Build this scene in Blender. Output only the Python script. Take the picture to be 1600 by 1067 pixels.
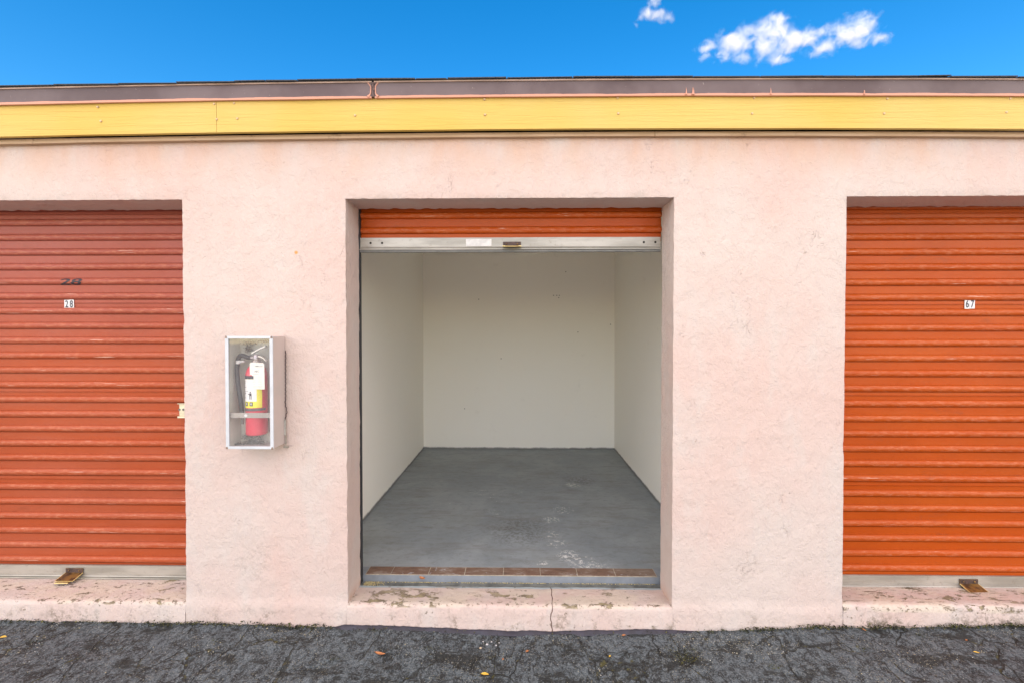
import bpy, bmesh, math, random
from mathutils import Vector, noise, Matrix
from mathutils import kdtree
sc = bpy.context.scene
for o in list(bpy.data.objects): bpy.data.objects.remove(o)
R = math.radians
# ---------------------------------------------------------------- camera, sky, sun, exposure
YAW, PIT, DC, HC, FPX = R(.915), R(.90), 2.39, 1.52, 711.0
cam = bpy.data.objects.new('camera', bpy.data.cameras.new('camera'))
sc.collection.objects.link(cam)
cam.data.sensor_width = 36; cam.data.lens = 36*FPX/1600
cam.data.clip_start = .02; cam.data.clip_end = 5000
cam.location = (0, -DC, HC)
cam.rotation_euler = (R(90)-PIT, 0, YAW)
sc.camera = cam
SUN_EL, SUN_AZ = R(36), R(192)          # azimuth measured clockwise from +Y
SUN_DIR = Vector((math.sin(SUN_AZ)*math.cos(SUN_EL), math.cos(SUN_AZ)*math.cos(SUN_EL), math.sin(SUN_EL)))
w = bpy.data.worlds.new('World'); sc.world = w; w.use_nodes = True
nt = w.node_tree; nt.nodes.clear()
sky = nt.nodes.new('ShaderNodeTexSky'); sky.sky_type = 'NISHITA'; sky.sun_disc = False
sky.sun_elevation = SUN_EL; sky.sun_rotation = SUN_AZ
sky.air_density = 1.0; sky.dust_density = .0; sky.ozone_density = 3.0; sky.altitude = 0
hs = nt.nodes.new('ShaderNodeHueSaturation'); hs.inputs['Saturation'].default_value = 1.39; hs.inputs['Hue'].default_value = .497
bg = nt.nodes.new('ShaderNodeBackground'); bg.inputs[1].default_value = .110
wo = nt.nodes.new('ShaderNodeOutputWorld')
nt.links.new(sky.outputs[0], hs.inputs['Color']); nt.links.new(hs.outputs[0], bg.inputs[0]); nt.links.new(bg.outputs[0], wo.inputs[0])
sun = bpy.data.objects.new('sun', bpy.data.lights.new('sun', 'SUN'))
sc.collection.objects.link(sun)
sun.data.energy = 3.3; sun.data.angle = R(160); sun.data.color = (1, .75, .50)
sun.rotation_euler = (-SUN_DIR).to_track_quat('-Z', 'Y').to_euler()
sun.location = SUN_DIR*20
sc.view_settings.view_transform = 'Standard'; sc.view_settings.look = 'None'
sc.view_settings.gamma = 1; sc.view_settings.exposure = 1.25
sc.cycles.use_denoising = True
sc.cycles.max_bounces = 14; sc.cycles.diffuse_bounces = 8; sc.cycles.glossy_bounces = 4
sc.cycles.transmission_bounces = 8; sc.cycles.transparent_max_bounces = 12; sc.cycles.volume_bounces = 5
sc.cycles.sample_clamp_indirect = 6

# ---------------------------------------------------------------- pixel of the photograph -> point on the plane y = Y
_F = Vector((-math.sin(YAW)*math.cos(PIT), math.cos(YAW)*math.cos(PIT), -math.sin(PIT)))
_R = Vector((math.cos(YAW), math.sin(YAW), 0)); _U = _R.cross(_F)
def at(px, py, Y=0.0):
    d = _F + _R*((px-800)/FPX) + _U*((533.5-py)/FPX)
    return Vector((0, -DC, HC)) + d*((Y+DC)/d.y)
def atz(px, py, Z):
    d = _F + _R*((px-800)/FPX) + _U*((533.5-py)/FPX)
    return Vector((0, -DC, HC)) + d*((Z-HC)/d.z)

# ---------------------------------------------------------------- node helpers
class Val:
    def __init__(s, m, sock): s.m, s.s = m, sock
    def _b(s, o, op): return s.m.math(op, s, o)
    def __add__(s, o): return s._b(o, 'ADD')
    def __sub__(s, o): return s._b(o, 'SUBTRACT')
    def __rsub__(s, o): return s.m.math('SUBTRACT', o, s)
    def __mul__(s, o): return s._b(o, 'MULTIPLY')
    __radd__ = __add__; __rmul__ = __mul__
    def abs(s): return s.m.math('ABSOLUTE', s, 0)
class M:
    def __init__(s, name):
        s.mat = bpy.data.materials.new(name); s.mat.use_nodes = True
        s.t = s.mat.node_tree; s.t.nodes.clear()
        s.out = s.t.nodes.new('ShaderNodeOutputMaterial')
        s.bs = s.t.nodes.new('ShaderNodeBsdfPrincipled')
        s.t.links.new(s.bs.outputs[0], s.out.inputs[0])
        tc = s.t.nodes.new('ShaderNodeTexCoord'); s.co = Val(s, tc.outputs['Object'])
        sp = s.t.nodes.new('ShaderNodeSeparateXYZ'); s.t.links.new(s.co.s, sp.inputs[0])
        s.x, s.y, s.z = (Val(s, sp.outputs[i]) for i in range(3))
    def put(s, sock, v):
        if isinstance(v, Val): s.t.links.new(v.s, sock)
        elif isinstance(v, (tuple, list)): sock.default_value = tuple(v) + ((1,) if len(v) == 3 and len(sock.default_value) == 4 else ())
        else: sock.default_value = v
    def math(s, op, a, b=0.0):
        n = s.t.nodes.new('ShaderNodeMath'); n.operation = op
        s.put(n.inputs[0], a); s.put(n.inputs[1], b); return Val(s, n.outputs[0])
    def vec(s, sx=1, sy=1, sz=1, off=(0, 0, 0)):
        n = s.t.nodes.new('ShaderNodeMapping'); s.t.links.new(s.co.s, n.inputs[0])
        n.inputs['Scale'].default_value = (sx, sy, sz); n.inputs['Location'].default_value = off
        return Val(s, n.outputs[0])
    def noise(s, scale, detail=4, rough=.55, dist=0, vec=None):
        n = s.t.nodes.new('ShaderNodeTexNoise')
        s.t.links.new((vec or s.co).s, n.inputs['Vector'])
        for k, v in (('Scale', scale), ('Detail', detail), ('Roughness', rough), ('Distortion', dist)): n.inputs[k].default_value = v
        return Val(s, n.outputs[0])
    def voro(s, scale, feature='F1', vec=None, rnd=1):
        n = s.t.nodes.new('ShaderNodeTexVoronoi'); n.feature = feature
        s.t.links.new((vec or s.co).s, n.inputs['Vector']); n.inputs['Scale'].default_value = scale
        n.inputs['Randomness'].default_value = rnd
        return Val(s, n.outputs['Distance'])
    def warp(s, scale, amt, vec=None):
        n = s.t.nodes.new('ShaderNodeTexNoise'); s.t.links.new((vec or s.co).s, n.inputs['Vector']); n.inputs['Scale'].default_value = scale
        n.inputs['Detail'].default_value = 4
        a = s.t.nodes.new('ShaderNodeVectorMath'); a.operation = 'MULTIPLY_ADD'
        s.t.links.new(n.outputs['Color'], a.inputs[0]); a.inputs[1].default_value = (amt,)*3
        s.t.links.new((vec or s.co).s, a.inputs[2]); return Val(s, a.outputs[0])
    def ss(s, v, a, b):                     # smooth step, a may exceed b
        n = s.t.nodes.new('ShaderNodeMapRange'); n.interpolation_type = 'SMOOTHSTEP'; n.clamp = True
        s.put(n.inputs['Value'], v)
        if a < b: lo, hi, t0, t1 = a, b, 0, 1
        else: lo, hi, t0, t1 = b, a, 1, 0
        for k, q in (('From Min', lo), ('From Max', hi), ('To Min', t0), ('To Max', t1)): n.inputs[k].default_value = q
        return Val(s, n.outputs[0])
    def mix(s, f, a, b):
        n = s.t.nodes.new('ShaderNodeMix'); n.data_type = 'RGBA'
        s.put(n.inputs[0], f); s.put(n.inputs[6], a); s.put(n.inputs[7], b)
        return Val(s, n.outputs[2])
    def box(s, x0, x1, z0, z1, soft=.02):
        return s.ss(s.x, x0-soft, x0+soft)*s.ss(s.x, x1+soft, x1-soft)*s.ss(s.z, z0-soft, z0+soft)*s.ss(s.z, z1+soft, z1-soft)
    def spot(s, c, r0, r1, warp=0.0, scl=30, vec=None):
        n = s.t.nodes.new('ShaderNodeVectorMath'); n.operation = 'DISTANCE'
        src = s.warp(scl, warp) if warp else (vec or s.co)
        s.t.links.new(src.s, n.inputs[0])
        o = warp*.5
        n.inputs[1].default_value = (c[0]+o, c[1]+o, c[2]+o)
        return s.ss(Val(s, n.outputs['Value']), r1, r0)
    def bump(s, h, dist, strength=1.0, prev=None):
        n = s.t.nodes.new('ShaderNodeBump'); n.inputs['Strength'].default_value = strength; n.inputs['Distance'].default_value = dist
        s.put(n.inputs['Height'], h)
        if prev: s.t.links.new(prev.s, n.inputs['Normal'])
        return Val(s, n.outputs[0])
    def done(s, col=None, rough=.6, metal=0, normal=None, spec=.5, **kw):
        if col is not None: s.put(s.bs.inputs['Base Color'], col)
        s.put(s.bs.inputs['Roughness'], rough); s.put(s.bs.inputs['Metallic'], metal)
        s.bs.inputs['Specular IOR Level'].default_value = spec
        if normal: s.t.links.new(normal.s, s.bs.inputs['Normal'])
        for k, v in kw.items(): s.put(s.bs.inputs[k], v)
        return s.mat
def plain(name, col, rough=.6, metal=0, var=.12, scale=30, bump=0, **kw):
    m = M(name); n = m.noise(scale, 5)
    c = m.mix(m.ss(n, .3, .7), tuple(v*(1-var) for v in col), tuple(min(1, v*(1+var)) for v in col))
    return m.done(c, rough, metal, m.bump(n, bump) if bump else None, **kw)

# ---------------------------------------------------------------- mesh helpers
def link(o, parent=None):
    sc.collection.objects.link(o)
    if parent: o.parent = parent
    return o
def obj(name, bm, mat, parent=None, smooth=False, loc=None):
    me = bpy.data.meshes.new(name); bm.normal_update()
    if smooth:
        for e in bm.edges:
            if len(e.link_faces) == 2 and e.calc_face_angle(0) > R(38): e.smooth = False
    bm.to_mesh(me); bm.free()
    if smooth: me.polygons.foreach_set('use_smooth', [True]*len(me.polygons))
    mats = mat if isinstance(mat, (list, tuple)) else [mat]
    for q in mats: me.materials.append(q)
    o = bpy.data.objects.new(name, me)
    if loc: me.transform(Matrix.Translation(-Vector(loc))); o.location = loc
    return link(o, parent)
def empty(name, loc=(0, 0, 0)):
    o = bpy.data.objects.new(name, None); o.location = loc; o.empty_display_size = .1; return link(o)
def tag(o, label=None, cat=None, group=None, kind=None):
    for k, v in (('label', label), ('category', cat), ('group', group), ('kind', kind)):
        if v: o[k] = v
    return o
def box(bm, x0, x1, y0, y1, z0, z1, mi=0, bev=0):
    v = [bm.verts.new(p) for p in ((x0,y0,z0),(x1,y0,z0),(x1,y1,z0),(x0,y1,z0),(x0,y0,z1),(x1,y0,z1),(x1,y1,z1),(x0,y1,z1))]
    fs = [bm.faces.new([v[i] for i in q]) for q in ((0,3,2,1),(4,5,6,7),(0,1,5,4),(1,2,6,5),(2,3,7,6),(3,0,4,7))]
    for f in fs: f.material_index = mi
    if bev:
        es = list({e for f in fs for e in f.edges})
        bmesh.ops.bevel(bm, geom=es, offset=bev, segments=2, affect='EDGES', profile=.6)
    return v
def tube(bm, pts, rad, n=10, mi=0, cap=True):
    pts = [Vector(p) for p in pts]; rings = []
    up = Vector((.13, .2, 1)).normalized()
    for i, p in enumerate(pts):
        t = (pts[min(i+1, len(pts)-1)] - pts[max(i-1, 0)]).normalized()
        a = t.cross(up); a = a.normalized() if a.length > 1e-3 else t.cross(Vector((1, 0, 0))).normalized()
        b = t.cross(a); r = rad[i] if isinstance(rad, (list, tuple)) else rad
        rings.append([bm.verts.new(p + (a*math.cos(k*2*math.pi/n) + b*math.sin(k*2*math.pi/n))*r) for k in range(n)])
    for r0, r1 in zip(rings, rings[1:]):
        for k in range(n):
            f = bm.faces.new((r0[k], r0[(k+1) % n], r1[(k+1) % n], r1[k])); f.material_index = mi
    if cap:
        for r in (rings[0], rings[-1]): f = bm.faces.new(r); f.material_index = mi
def lathe(bm, cx, cy, prof, n=40, mi=0):
    rings = [[bm.verts.new((cx+r*math.cos(k*2*math.pi/n), cy+r*math.sin(k*2*math.pi/n), z)) for k in range(n)] for r, z in prof]
    for r0, r1 in zip(rings, rings[1:]):
        for k in range(n): bm.faces.new((r0[k], r0[(k+1) % n], r1[(k+1) % n], r1[k])).material_index = mi
    bm.faces.new(rings[0][::-1]).material_index = mi; bm.faces.new(rings[-1]).material_index = mi
def smooth_curve(pts, k=6):
    pts = [Vector(p) for p in pts]; out = []
    P = [pts[0]] + pts + [pts[-1]]
    for i in range(1, len(P)-2):
        for j in range(k):
            t = j/k; a, b, c, d = P[i-1], P[i], P[i+1], P[i+2]
            out.append(.5*((2*b) + (c-a)*t + (2*a-5*b+4*c-d)*t*t + (3*b-a-3*c+d)*t**3))
    out.append(pts[-1]); return out
def lerp_tab(tab, x):
    if x <= tab[0][0]: return tab[0][1]
    for (a, p), (b, q) in zip(tab, tab[1:]):
        if x <= b:
            t = (x-a)/(b-a); t = t*t*(3-2*t); return p+(q-p)*t
    return tab[-1][1]
def n1(x, y, z=0, s=1.0): return noise.noise(Vector((x*s, y*s, z*s)))
def text_mesh(s, size):
    c = bpy.data.curves.new('t', 'FONT'); c.body = s; c.size = size; c.align_x = 'CENTER'; c.align_y = 'CENTER'; c.resolution_u = 4; c.offset = size*.022
    o = bpy.data.objects.new('t', c); sc.collection.objects.link(o)
    bpy.context.view_layer.update()
    me = bpy.data.meshes.new_from_object(o.evaluated_get(bpy.context.evaluated_depsgraph_get()))
    bpy.data.objects.remove(o); bpy.data.curves.remove(c)
    bm = bmesh.new(); bm.from_mesh(me); bpy.data.meshes.remove(me); return bm

# ---------------------------------------------------------------- key measures (metres; wall face is y = 0)
X_OPEN = [(-3.51, -1.786), (-.916, .806), (1.694, 3.42)]
Z_HEAD = 2.232; WT = .2; X_END = 8.0
SILL_F = [.088, .085, .108]; SILL_B = [.094, .072, .082]
def bow(x): return -.021*min(1.2, (x/2.75)**2)
GT = [(-8, 0), (-2.8, -.017), (-1.76, -.023), (-.9, -.032), (.05, -.055), (.97, -.034), (1.6, -.012), (2.63, .009), (8, .012)]
def gz(x): return lerp_tab(GT, x)

# ---------------------------------------------------------------- materials
def stucco(name, sill=False):
    m = M(name)
    n0 = m.noise(1.3, 3, .5); n1_ = m.noise(5, 6, .65, 0, m.vec(1, 1, .45)); n2 = m.noise(28, 6, .6)
    c = m.mix(m.ss(n0, .35, .68), (.560, .434, .388), (.560, .476, .432))
    c = m.mix(m.ss(n1_, .46, .68)*.6, c, (.545, .49, .452))
    c = m.mix(m.ss(m.noise(3.1, 5, .6, 0, m.vec(1, 1, .5, (4, 0, 0))), .55, .75)*.5, c, (.575, .40, .345))
    c = m.mix(m.ss(n2, .52, .75)*.15, c, (.42, .32, .28))
    # uneven peach tint, stronger towards the eaves board
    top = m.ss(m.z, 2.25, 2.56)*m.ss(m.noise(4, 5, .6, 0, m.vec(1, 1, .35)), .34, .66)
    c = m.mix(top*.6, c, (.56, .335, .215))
    c = m.mix(m.spot((-1.178, 0, 1.95), .004, .014), c, (.85, .30, .10))
    # hairline curls and cracks
    curl = m.ss((m.noise(15, 3, .55, .8, m.vec(1, 1, .62)) - .5).abs(), .0060, .001)*m.ss(m.noise(4.5, 6, .72, 0, m.vec(1, 1, .7, (9, 2, 1))), .575, .65)
    curl2 = m.ss((m.noise(26, 2, .5, .6) - .52).abs(), .007, .001)*m.ss(m.noise(5, 6, .72, 0, m.vec(1, 1, 1, (3, 5, 7))), .57, .66)
    ck = m.math('MAXIMUM', curl, curl2*.7)
    c = m.mix(ck*.42, c, (.25, .155, .12))
    pits = m.ss(m.voro(9, 'F1', m.warp(8, .2)), .045, .02)*m.ss(m.noise(2.5, 2), .55, .62)
    c = m.mix(pits*.6, c, (.25, .17, .13))
    # grime smears low down on the piers
    gr = m.spot((1.19, 0, .29), .0, .12, .30, 7)
    gr = gr + m.spot((-1.42, 0, .31), .0, .14, .30, 7)*.5
    rs = m.ss(m.z, .16, .05)*m.ss(m.y, .0, .03)*m.ss(m.noise(9, 5, .7), .38, .6)
    if not sill: c = m.mix(rs*.6, c, (.50, .25, .14))
    spk = m.ss(m.noise(48, 7, .78), .47, .60)
    c = m.mix(gr*spk*.7, c, (.20, .15, .12))
    low = m.ss(m.z, .11, -.03)*m.ss(m.noise(7, 5, .7), .50, .66)
    c = m.mix(low*m.ss(m.noise(50, 4, .7), .42, .56)*.7, c, (.16, .13, .09))
    if sill:
        # paint worn away on the tread: olive-tan mortar with a dark rim
        wv = m.warp(9, .12, m.vec(1, 1.7, 1))
        pn = m.noise(6.5, 9, .72, 0, wv)
        side = m.ss(m.x, .45, -.6)*m.ss(m.x, -1.2, -.7)*.05 + m.ss(m.x, 1.5, 2.2)*.035
        up = m.ss(m.z, .066, .080)
        pn = pn + side
        patch = m.ss(pn, .600, .612)*up
        rim = m.ss((pn - .603).abs(), .012, .003)*up
        inner = m.mix(m.ss(m.noise(22, 4), .4, .6), (.33, .28, .17), (.22, .18, .12))
        c = m.mix(m.ss(m.noise(6, 4, .6), .40, .60)*up*.8, c, (.58, .50, .41))
        c = m.mix(m.ss(m.y, .178, .184)*m.ss(m.x, -1, -.9)*m.ss(m.x, .9, .8), c, (.36, .42, .44))
        c = m.mix(patch, c, inner); c = m.mix(rim*.5, c, (.22, .17, .12))
        f = m.ss(m.noise(34, 5, .72, 0, m.vec(1, .8, 1)), .615, .65)*m.ss(m.noise(5, 3), .44, .58)
        c = m.mix(f*.85, c, (.17, .14, .10))
        ed = m.ss((m.z - .088).abs(), .014, .003)*m.ss(m.noise(45, 3, .6), .56, .62)*m.ss(m.y, .05, .02)
        c = m.mix(ed*.8, c, (.15, .12, .08))
        # dark diagonal scrapes and mould at the foot of the right-hand sill, small chips on the left-hand one
        rt = m.t.nodes.new('ShaderNodeMapping'); rt.inputs['Rotation'].default_value = (0, 0, R(-38)); rt.inputs['Scale'].default_value = (.30, 1.5, 1); m.t.links.new(m.co.s, rt.inputs[0])
        sc_ = m.ss(m.noise(26, 7, .75, .2, Val(m, rt.outputs[0])), .545, .585)*m.ss(m.x, 1.6, 1.9)*up*m.ss(m.noise(6, 3), .40, .5)
        c = m.mix(sc_*.8, c, (.15, .115, .075))
        ch = m.ss(m.noise(17, 6, .7, .2, m.vec(.6, 1.6, 1)), .60, .625)*m.ss(m.x, -1.6, -1.8)*up
        c = m.mix(ch*.85, c, (.13, .10, .07))
        md = m.box(1.78, 2.02, -.2, .04, .05) + m.box(2.25, 3.2, -.2, .05, .08)*.9 + m.box(-2.55, -2.25, -.2, .055, .05)*.5
        c = m.mix(md*m.ss(m.noise(40, 7, .8), .47, .57)*.85, c, (.11, .095, .06))
        # blue-grey spill of floor paint and the open crack
        c = m.mix(m.spot((-2.47, .02, .09), .01, .05, .05, 20)*.0, c, (.45, .5, .55))
        crk = m.ss((m.x - .178 + (m.noise(9, 4, .6) - .5)*.06).abs(), .0035, .0012)
        c = m.mix(crk*.85, c, (.16, .09, .07))
        h2 = m.ss(pn, .597, .612)*up*-1.0
    hn = m.noise(24, 7, .66, .35, m.vec(1, 1, .7)) + m.noise(75, 3, .6, 0, m.vec(1, 1, .6))*.35 + m.noise(7, 3, .5)*.5 + m.ss(m.noise(11, 6, .7, .2), .46, .56)*.12
    nb = m.bump(hn, .0078)
    nb = m.bump(ck*-1.0, .0022, 1, nb)
    if sill: nb = m.bump(h2 + crk*-2, .003, 1, nb)
    return m.done(c, .86, 0, nb, .25)
MT = {}
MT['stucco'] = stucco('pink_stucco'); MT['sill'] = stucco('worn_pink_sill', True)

m = M('asphalt')
wv = m.warp(2.6, .30, m.vec(1.3, .8, 1)); wv = m.warp(14, .05, wv)
big = m.voro(2.6, 'DISTANCE_TO_EDGE', wv); wv2 = m.warp(6, .22, m.vec(1, .7, 1)); wv2 = m.warp(25, .03, wv2); sm = m.voro(9, 'DISTANCE_TO_EDGE', wv2)
region = m.ss(m.noise(2.2, 3, .6), .44, .62)
ckb = m.ss(big, .016, .004)*m.ss(m.noise(3, 3, .6, 0, m.vec(1, 1, 1, (7, 1, 0))), .40, .50)
cks = m.ss(sm, .045, .012)*region*m.ss(m.noise(6, 3, .6, 0, m.vec(1, 1, 1, (1, 8, 0))), .42, .52)
gn = m.noise(9, 9, .78, .4); fine = m.noise(130, 6, .75); sk = m.noise(34, 6, .75, .8, m.vec(1, .6, 1))
c = m.mix(m.ss(gn, .38, .62), (.026, .034, .040), (.080, .100, .112))
c = m.mix(m.ss(sk, .49, .56)*.8, c, (.142, .175, .195)); c = m.mix(m.ss(sk, .47, .41)*.8, c, (.014, .015, .015))
c = m.mix(m.ss(fine, .51, .60)*.75, c, (.23, .262, .28)); c = m.mix(m.ss(fine, .47, .38)*.6, c, (.012, .013, .013))
c = m.mix(m.ss(m.noise(4.2, 9, .78, .3, m.vec(1, 2.0, 1, (2, 2, 0))), .535, .57)*.8, c, (.014, .015, .013))
c = m.mix(ckb*.75, c, (.012, .013, .009)); c = m.mix(cks*.7, c, (.016, .017, .014))
c = m.mix(ckb*m.ss(m.noise(26, 3), .55, .68), c, (.10, .095, .03))
spk = m.ss(m.voro(120, 'F1'), .30, .16)*m.ss(m.noise(3.4, 4), .40, .60)*m.ss(m.noise(60, 2), .47, .56)
c = m.mix(spk*.9, c, (.40, .38, .28))
h = m.noise(9, 9, .78, .5)*.9 + sk*.8 + fine*.3 + ckb*-.7 + cks*-.35
nb = m.bump(h, .020)
MT['asphalt'] = m.done(c, m.ss(gn, 0, 1)*.2 + .55, 0, nb, .4)

def door_paint(name, fade):
    m = M(name)
    base = (.40, .062, .004) if not fade else (.37, .070, .022)
    pale = (.42, .088, .010) if not fade else (.37, .105, .06)
    st = m.noise(3, 5, .6, 0, m.vec(.35, 1, 5)); bl = m.noise(1.6, 3)
    c = m.mix(m.ss(st, .35, .7)*.4, base, pale)
    if fade:
        c = m.mix(m.ss(m.z + (bl - .5)*.8, 1.2, 2.0)*.6, c, (.31, .090, .078))
    c = m.mix(m.ss(bl, .45, .75)*.35, c, tuple(v*.75 for v in base))
    # chalky scuffing with crisp speckles along the crests of the ribs
    fr = m.noise(60, 8, .82, 0, m.vec(.45, 1, 1.6))
    crest = m.ss(m.y, .2300, .2262)
    c = m.mix(crest*m.ss(fr, .46, .64)*.38, c, (.60, .25, .14))
    scr = m.ss(m.noise(30, 4, .7, 0, m.vec(.12, 1, 4)), .655, .70)*crest
    c = m.mix(scr*.85, c, (.72, .5, .4))
    dirt = m.ss(m.noise(9, 6, .7, 0, m.vec(.4, 1, 1)), .58, .72)
    c = m.mix(dirt*.35, c, (.20, .055, .025))
    nb = m.bump(m.noise(140, 3, .6), .0016, .8)
    nb = m.bump(m.noise(2.5, 3, .5, 0, m.vec(1, 1, .5)) + m.noise(9, 3, .6, 0, m.vec(.5, 1, 1))*.12, .030, .7, nb)
    return m.done(c, m.ss(fr, .2, .8)*.16 + .26, 0, nb, .22)
MT['door'] = door_paint('orange_door_paint', 0); MT['door_old'] = door_paint('faded_red_door_paint', 1)

m = M('yellow_fascia_paint')
g = m.noise(26, 6, .6, .4, m.vec(.10, 1, 2.2)); b = m.noise(1.1, 3)
c = m.mix(m.ss(b, .35, .65), (.575, .395, .085), (.59, .425, .125)); c = m.mix(m.ss(g, .55, .66)*.10, c, (.48, .31, .06))
c = m.mix(m.ss(m.noise(16, 5, .7), .62, .74)*.25, c, (.60, .42, .14))
MT['yellow'] = m.done(c, .62, 0, m.bump(m.ss(g, .40, .62), .0011), .3)

m = M('brown_drip_metal')
c = m.mix(m.ss(m.noise(2.2, 4, .6), .35, .65), (.085, .054, .054), (.135, .098, .098))
zz = m.z + m.x*m.x*.00278                                   # follows the slight bow of the eaves
wob = (m.noise(3.2, 5, .65, 0, m.vec(1, 0, 0)) - .5)*.018
zd0_ = at(811, 151.5, -.075).z
c = m.mix(m.ss(zz + wob, zd0_+.0125, zd0_+.0105), c, (.55, .27, .185))
c = m.mix(m.ss(m.noise(60, 4, .7), .68, .73)*.6, c, (.5, .42, .38))
DRIPM = m; MT['drip'] = m.done(c, .5, .0, m.bump(m.noise(6, 3), .004), .4)
MT['drip_lip'] = plain('pale_drip_lip', (.48, .34, .27), .5, 0, .2, 8)
m = M('tan_frieze_paint')
g = m.noise(30, 5, .6, 0, m.vec(.12, 1, 1.6))
c = m.mix(m.ss(g, .4, .65), (.47, .33, .215), (.40, .27, .16)); c = m.mix(m.ss(m.noise(14, 5, .7), .60, .72)*.6, c, (.20, .13, .08))
MT['frieze'] = m.done(c, .75, 0, m.bump(g, .002), .3)
MT['shingle'] = plain('dark_shingle', (.045, .05, .06), .9, 0, .4, 120, .003)
MT['dark'] = plain('gap_shade_timber', (.02, .018, .015), .9)  # near-black colour stands in for the shade inside the eaves gap
m = M('galvanised_bar')
c = m.mix(m.ss(m.noise(7, 5, .6, 0, m.vec(.4, 1, 3)), .35, .65), (.29, .27, .23), (.42, .39, .34)); c = m.mix(m.ss(m.noise(30, 5, .75), .56, .70)*.6, c, (.24, .21, .17))
MT['bar'] = m.done(c, .42, .35, m.bump(m.noise(50, 3), .0006), .5)
MT['rubber'] = plain('grey_rubber', (.16, .16, .15), .8)
MT['hole'] = plain('dark_hole', (.015, .012, .01), .9)
m = M('zinc_bronze_latch')
c = m.mix(m.ss(m.noise(26, 4), .4, .62), (.30, .17, .05), (.10, .055, .03)); MT['latch'] = m.done(c, .38, .6, None, .5)
MT['latch_dark'] = plain('rusty_latch_plate', (.075, .045, .038), .6, .2, .4, 60)
MT['latch_edge'] = plain('brass_edge', (.78, .60, .26), .35, .6, .15)
MT['zinc'] = plain('yellowed_zinc', (.66, .60, .44), .4, .4, .15)
MT['sticker'] = plain('white_sticker', (.68, .68, .68), .5, 0, .03); MT['ink'] = plain('black_ink', (.02, .02, .035), .5, 0, .1)
MT['spray'] = plain('thin_black_spray_paint', (.03, .022, .03), .6, 0, .45, 40)
m = M('white_drywall')
bl = m.noise(.8, 3); c = m.mix(m.ss(bl, .3, .7), (.89, .865, .80), (.88, .85, .78)); c = m.mix(m.ss(m.noise(5, 6, .7), .60, .72)*.15, c, (.55, .52, .46))
for px, py in ((865, 462), (870, 462), (874, 462), (873, 465.5), (954, 507), (903, 519), (884, 425), (748, 468), (783, 560), (726, 638)):
    q = at(px, py, 3.2); c = m.mix(m.spot(q, .003, .009)*.8, c, (.07, .06, .05))
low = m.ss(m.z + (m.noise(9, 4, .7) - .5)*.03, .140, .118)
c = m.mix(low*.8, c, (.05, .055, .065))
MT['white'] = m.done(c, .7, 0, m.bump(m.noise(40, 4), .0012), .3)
m = M('grey_floor_paint')
a = m.noise(2.2, 6, .65, .3); b = m.noise(5, 5, .7, 0, m.vec(.5, 2.2, 1))
c = m.mix(m.ss(a, .35, .65), (.20, .232, .250), (.28, .31, .325)); c = m.mix(m.ss(b, .48, .70)*.55, c, (.165, .165, .155))
c = m.mix(m.ss(m.noise(2.5, 3), .52, .70)*.4, c, (.20, .22, .21))
def scuff(c, px, py, r, dens, col=(.66, .67, .65), k=1.0, vec=(1, 1, 1), z=.11):
    q = atz(px, py, z); s = m.spot(q, r*.2, r, .05, 12)
    s = s*m.ss(m.noise(38, 6, .75, .4, m.vec(*vec)), dens, dens+.04)*k
    return m.mix(s, c, col)
for a_ in ((896, 757, .10, .50), (905, 747, .13, .56), (862, 811, .09, .52), (861, 835, .09, .53), (868, 848, .10, .55), (888, 868, .10, .52), (912, 880, .12, .53), (930, 886, .10, .53), (850, 880, .06, .53), (880, 796, .12, .56), (775, 772, .30, .62), (700, 790, .3, .64)):
    c = scuff(c, *a_)
c = m.mix(m.ss(m.noise(16, 7, .78, .3, m.vec(1, 1.4, 1)), .50, .64)*.28, c, (.10, .105, .09)); c = m.mix(m.ss(m.noise(21, 7, .78, .3, m.vec(1, 1.4, 1, (5, 5, 0))), .54, .66)*.22, c, (.34, .37, .39))
for px, py, r_ in ((748, 768, .10), (764, 772, .08), (812, 768, .07), (775, 800, .09)):
    c = scuff(c, px, py, r_*1.4, .57, (.50, .53, .54), .9, (.5, 2.5, 1))
c = scuff(c, 812, 828, .35, .50, (.075, .075, .068), .55); c = scuff(c, 905, 750, .22, .47, (.07, .072, .07), .6)
c = m.mix(m.ss(m.noise(18, 5, .7, 0, m.vec(.35, 2, 1)), .64, .72)*.5, c, (.06, .065, .07))
MT['floor'] = m.done(c, m.ss(a, 0, 1)*.25 + .36, 0, m.bump(m.noise(18, 5), .002), .4)
MT['curb'] = plain('blue_grey_curb_paint', (.20, .222, .25), .6, 0, .12, 12, .001)
MT['strip'] = plain('weathered_grey_strip', (.13, .14, .13), .75, 0, .35, 16, .002)
m = M('worn_threshold_brick')
n = m.noise(24, 6, .7, .2, m.vec(.5, 1, 1)); br = m.noise(2.2, 1, .5)
c = m.mix(m.ss(br, .40, .62), (.20, .145, .11), (.165, .10, .07)); c = m.mix(m.ss(n, .50, .66)*.7, c, (.28, .23, .19)); c = m.mix(m.ss(n, .46, .36)*.6, c, (.09, .06, .045))
c = m.mix(m.ss(m.noise(14, 5, .7, 1), .62, .66)*.7, c, (.40, .42, .44))
MT['brick'] = m.done(c, .75, 0, m.bump(n, .002), .3)
MT['mortar'] = plain('pale_mortar', (.36, .32, .25), .9, 0, .2, 60, .001)
MT['track'] = plain('dark_steel_track', (.035, .037, .042), .5, .3)
MT['tar'] = plain('blue_black_tar', (.022, .021, .034), .5, 0, .3, 20, .004)

# ---------------------------------------------------------------- the building
B = empty('storage_building', (0, 0, 0))
tag(B, 'pink stucco storage building with yellow fascia, two shut orange doors and one open unit', 'building')

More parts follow.
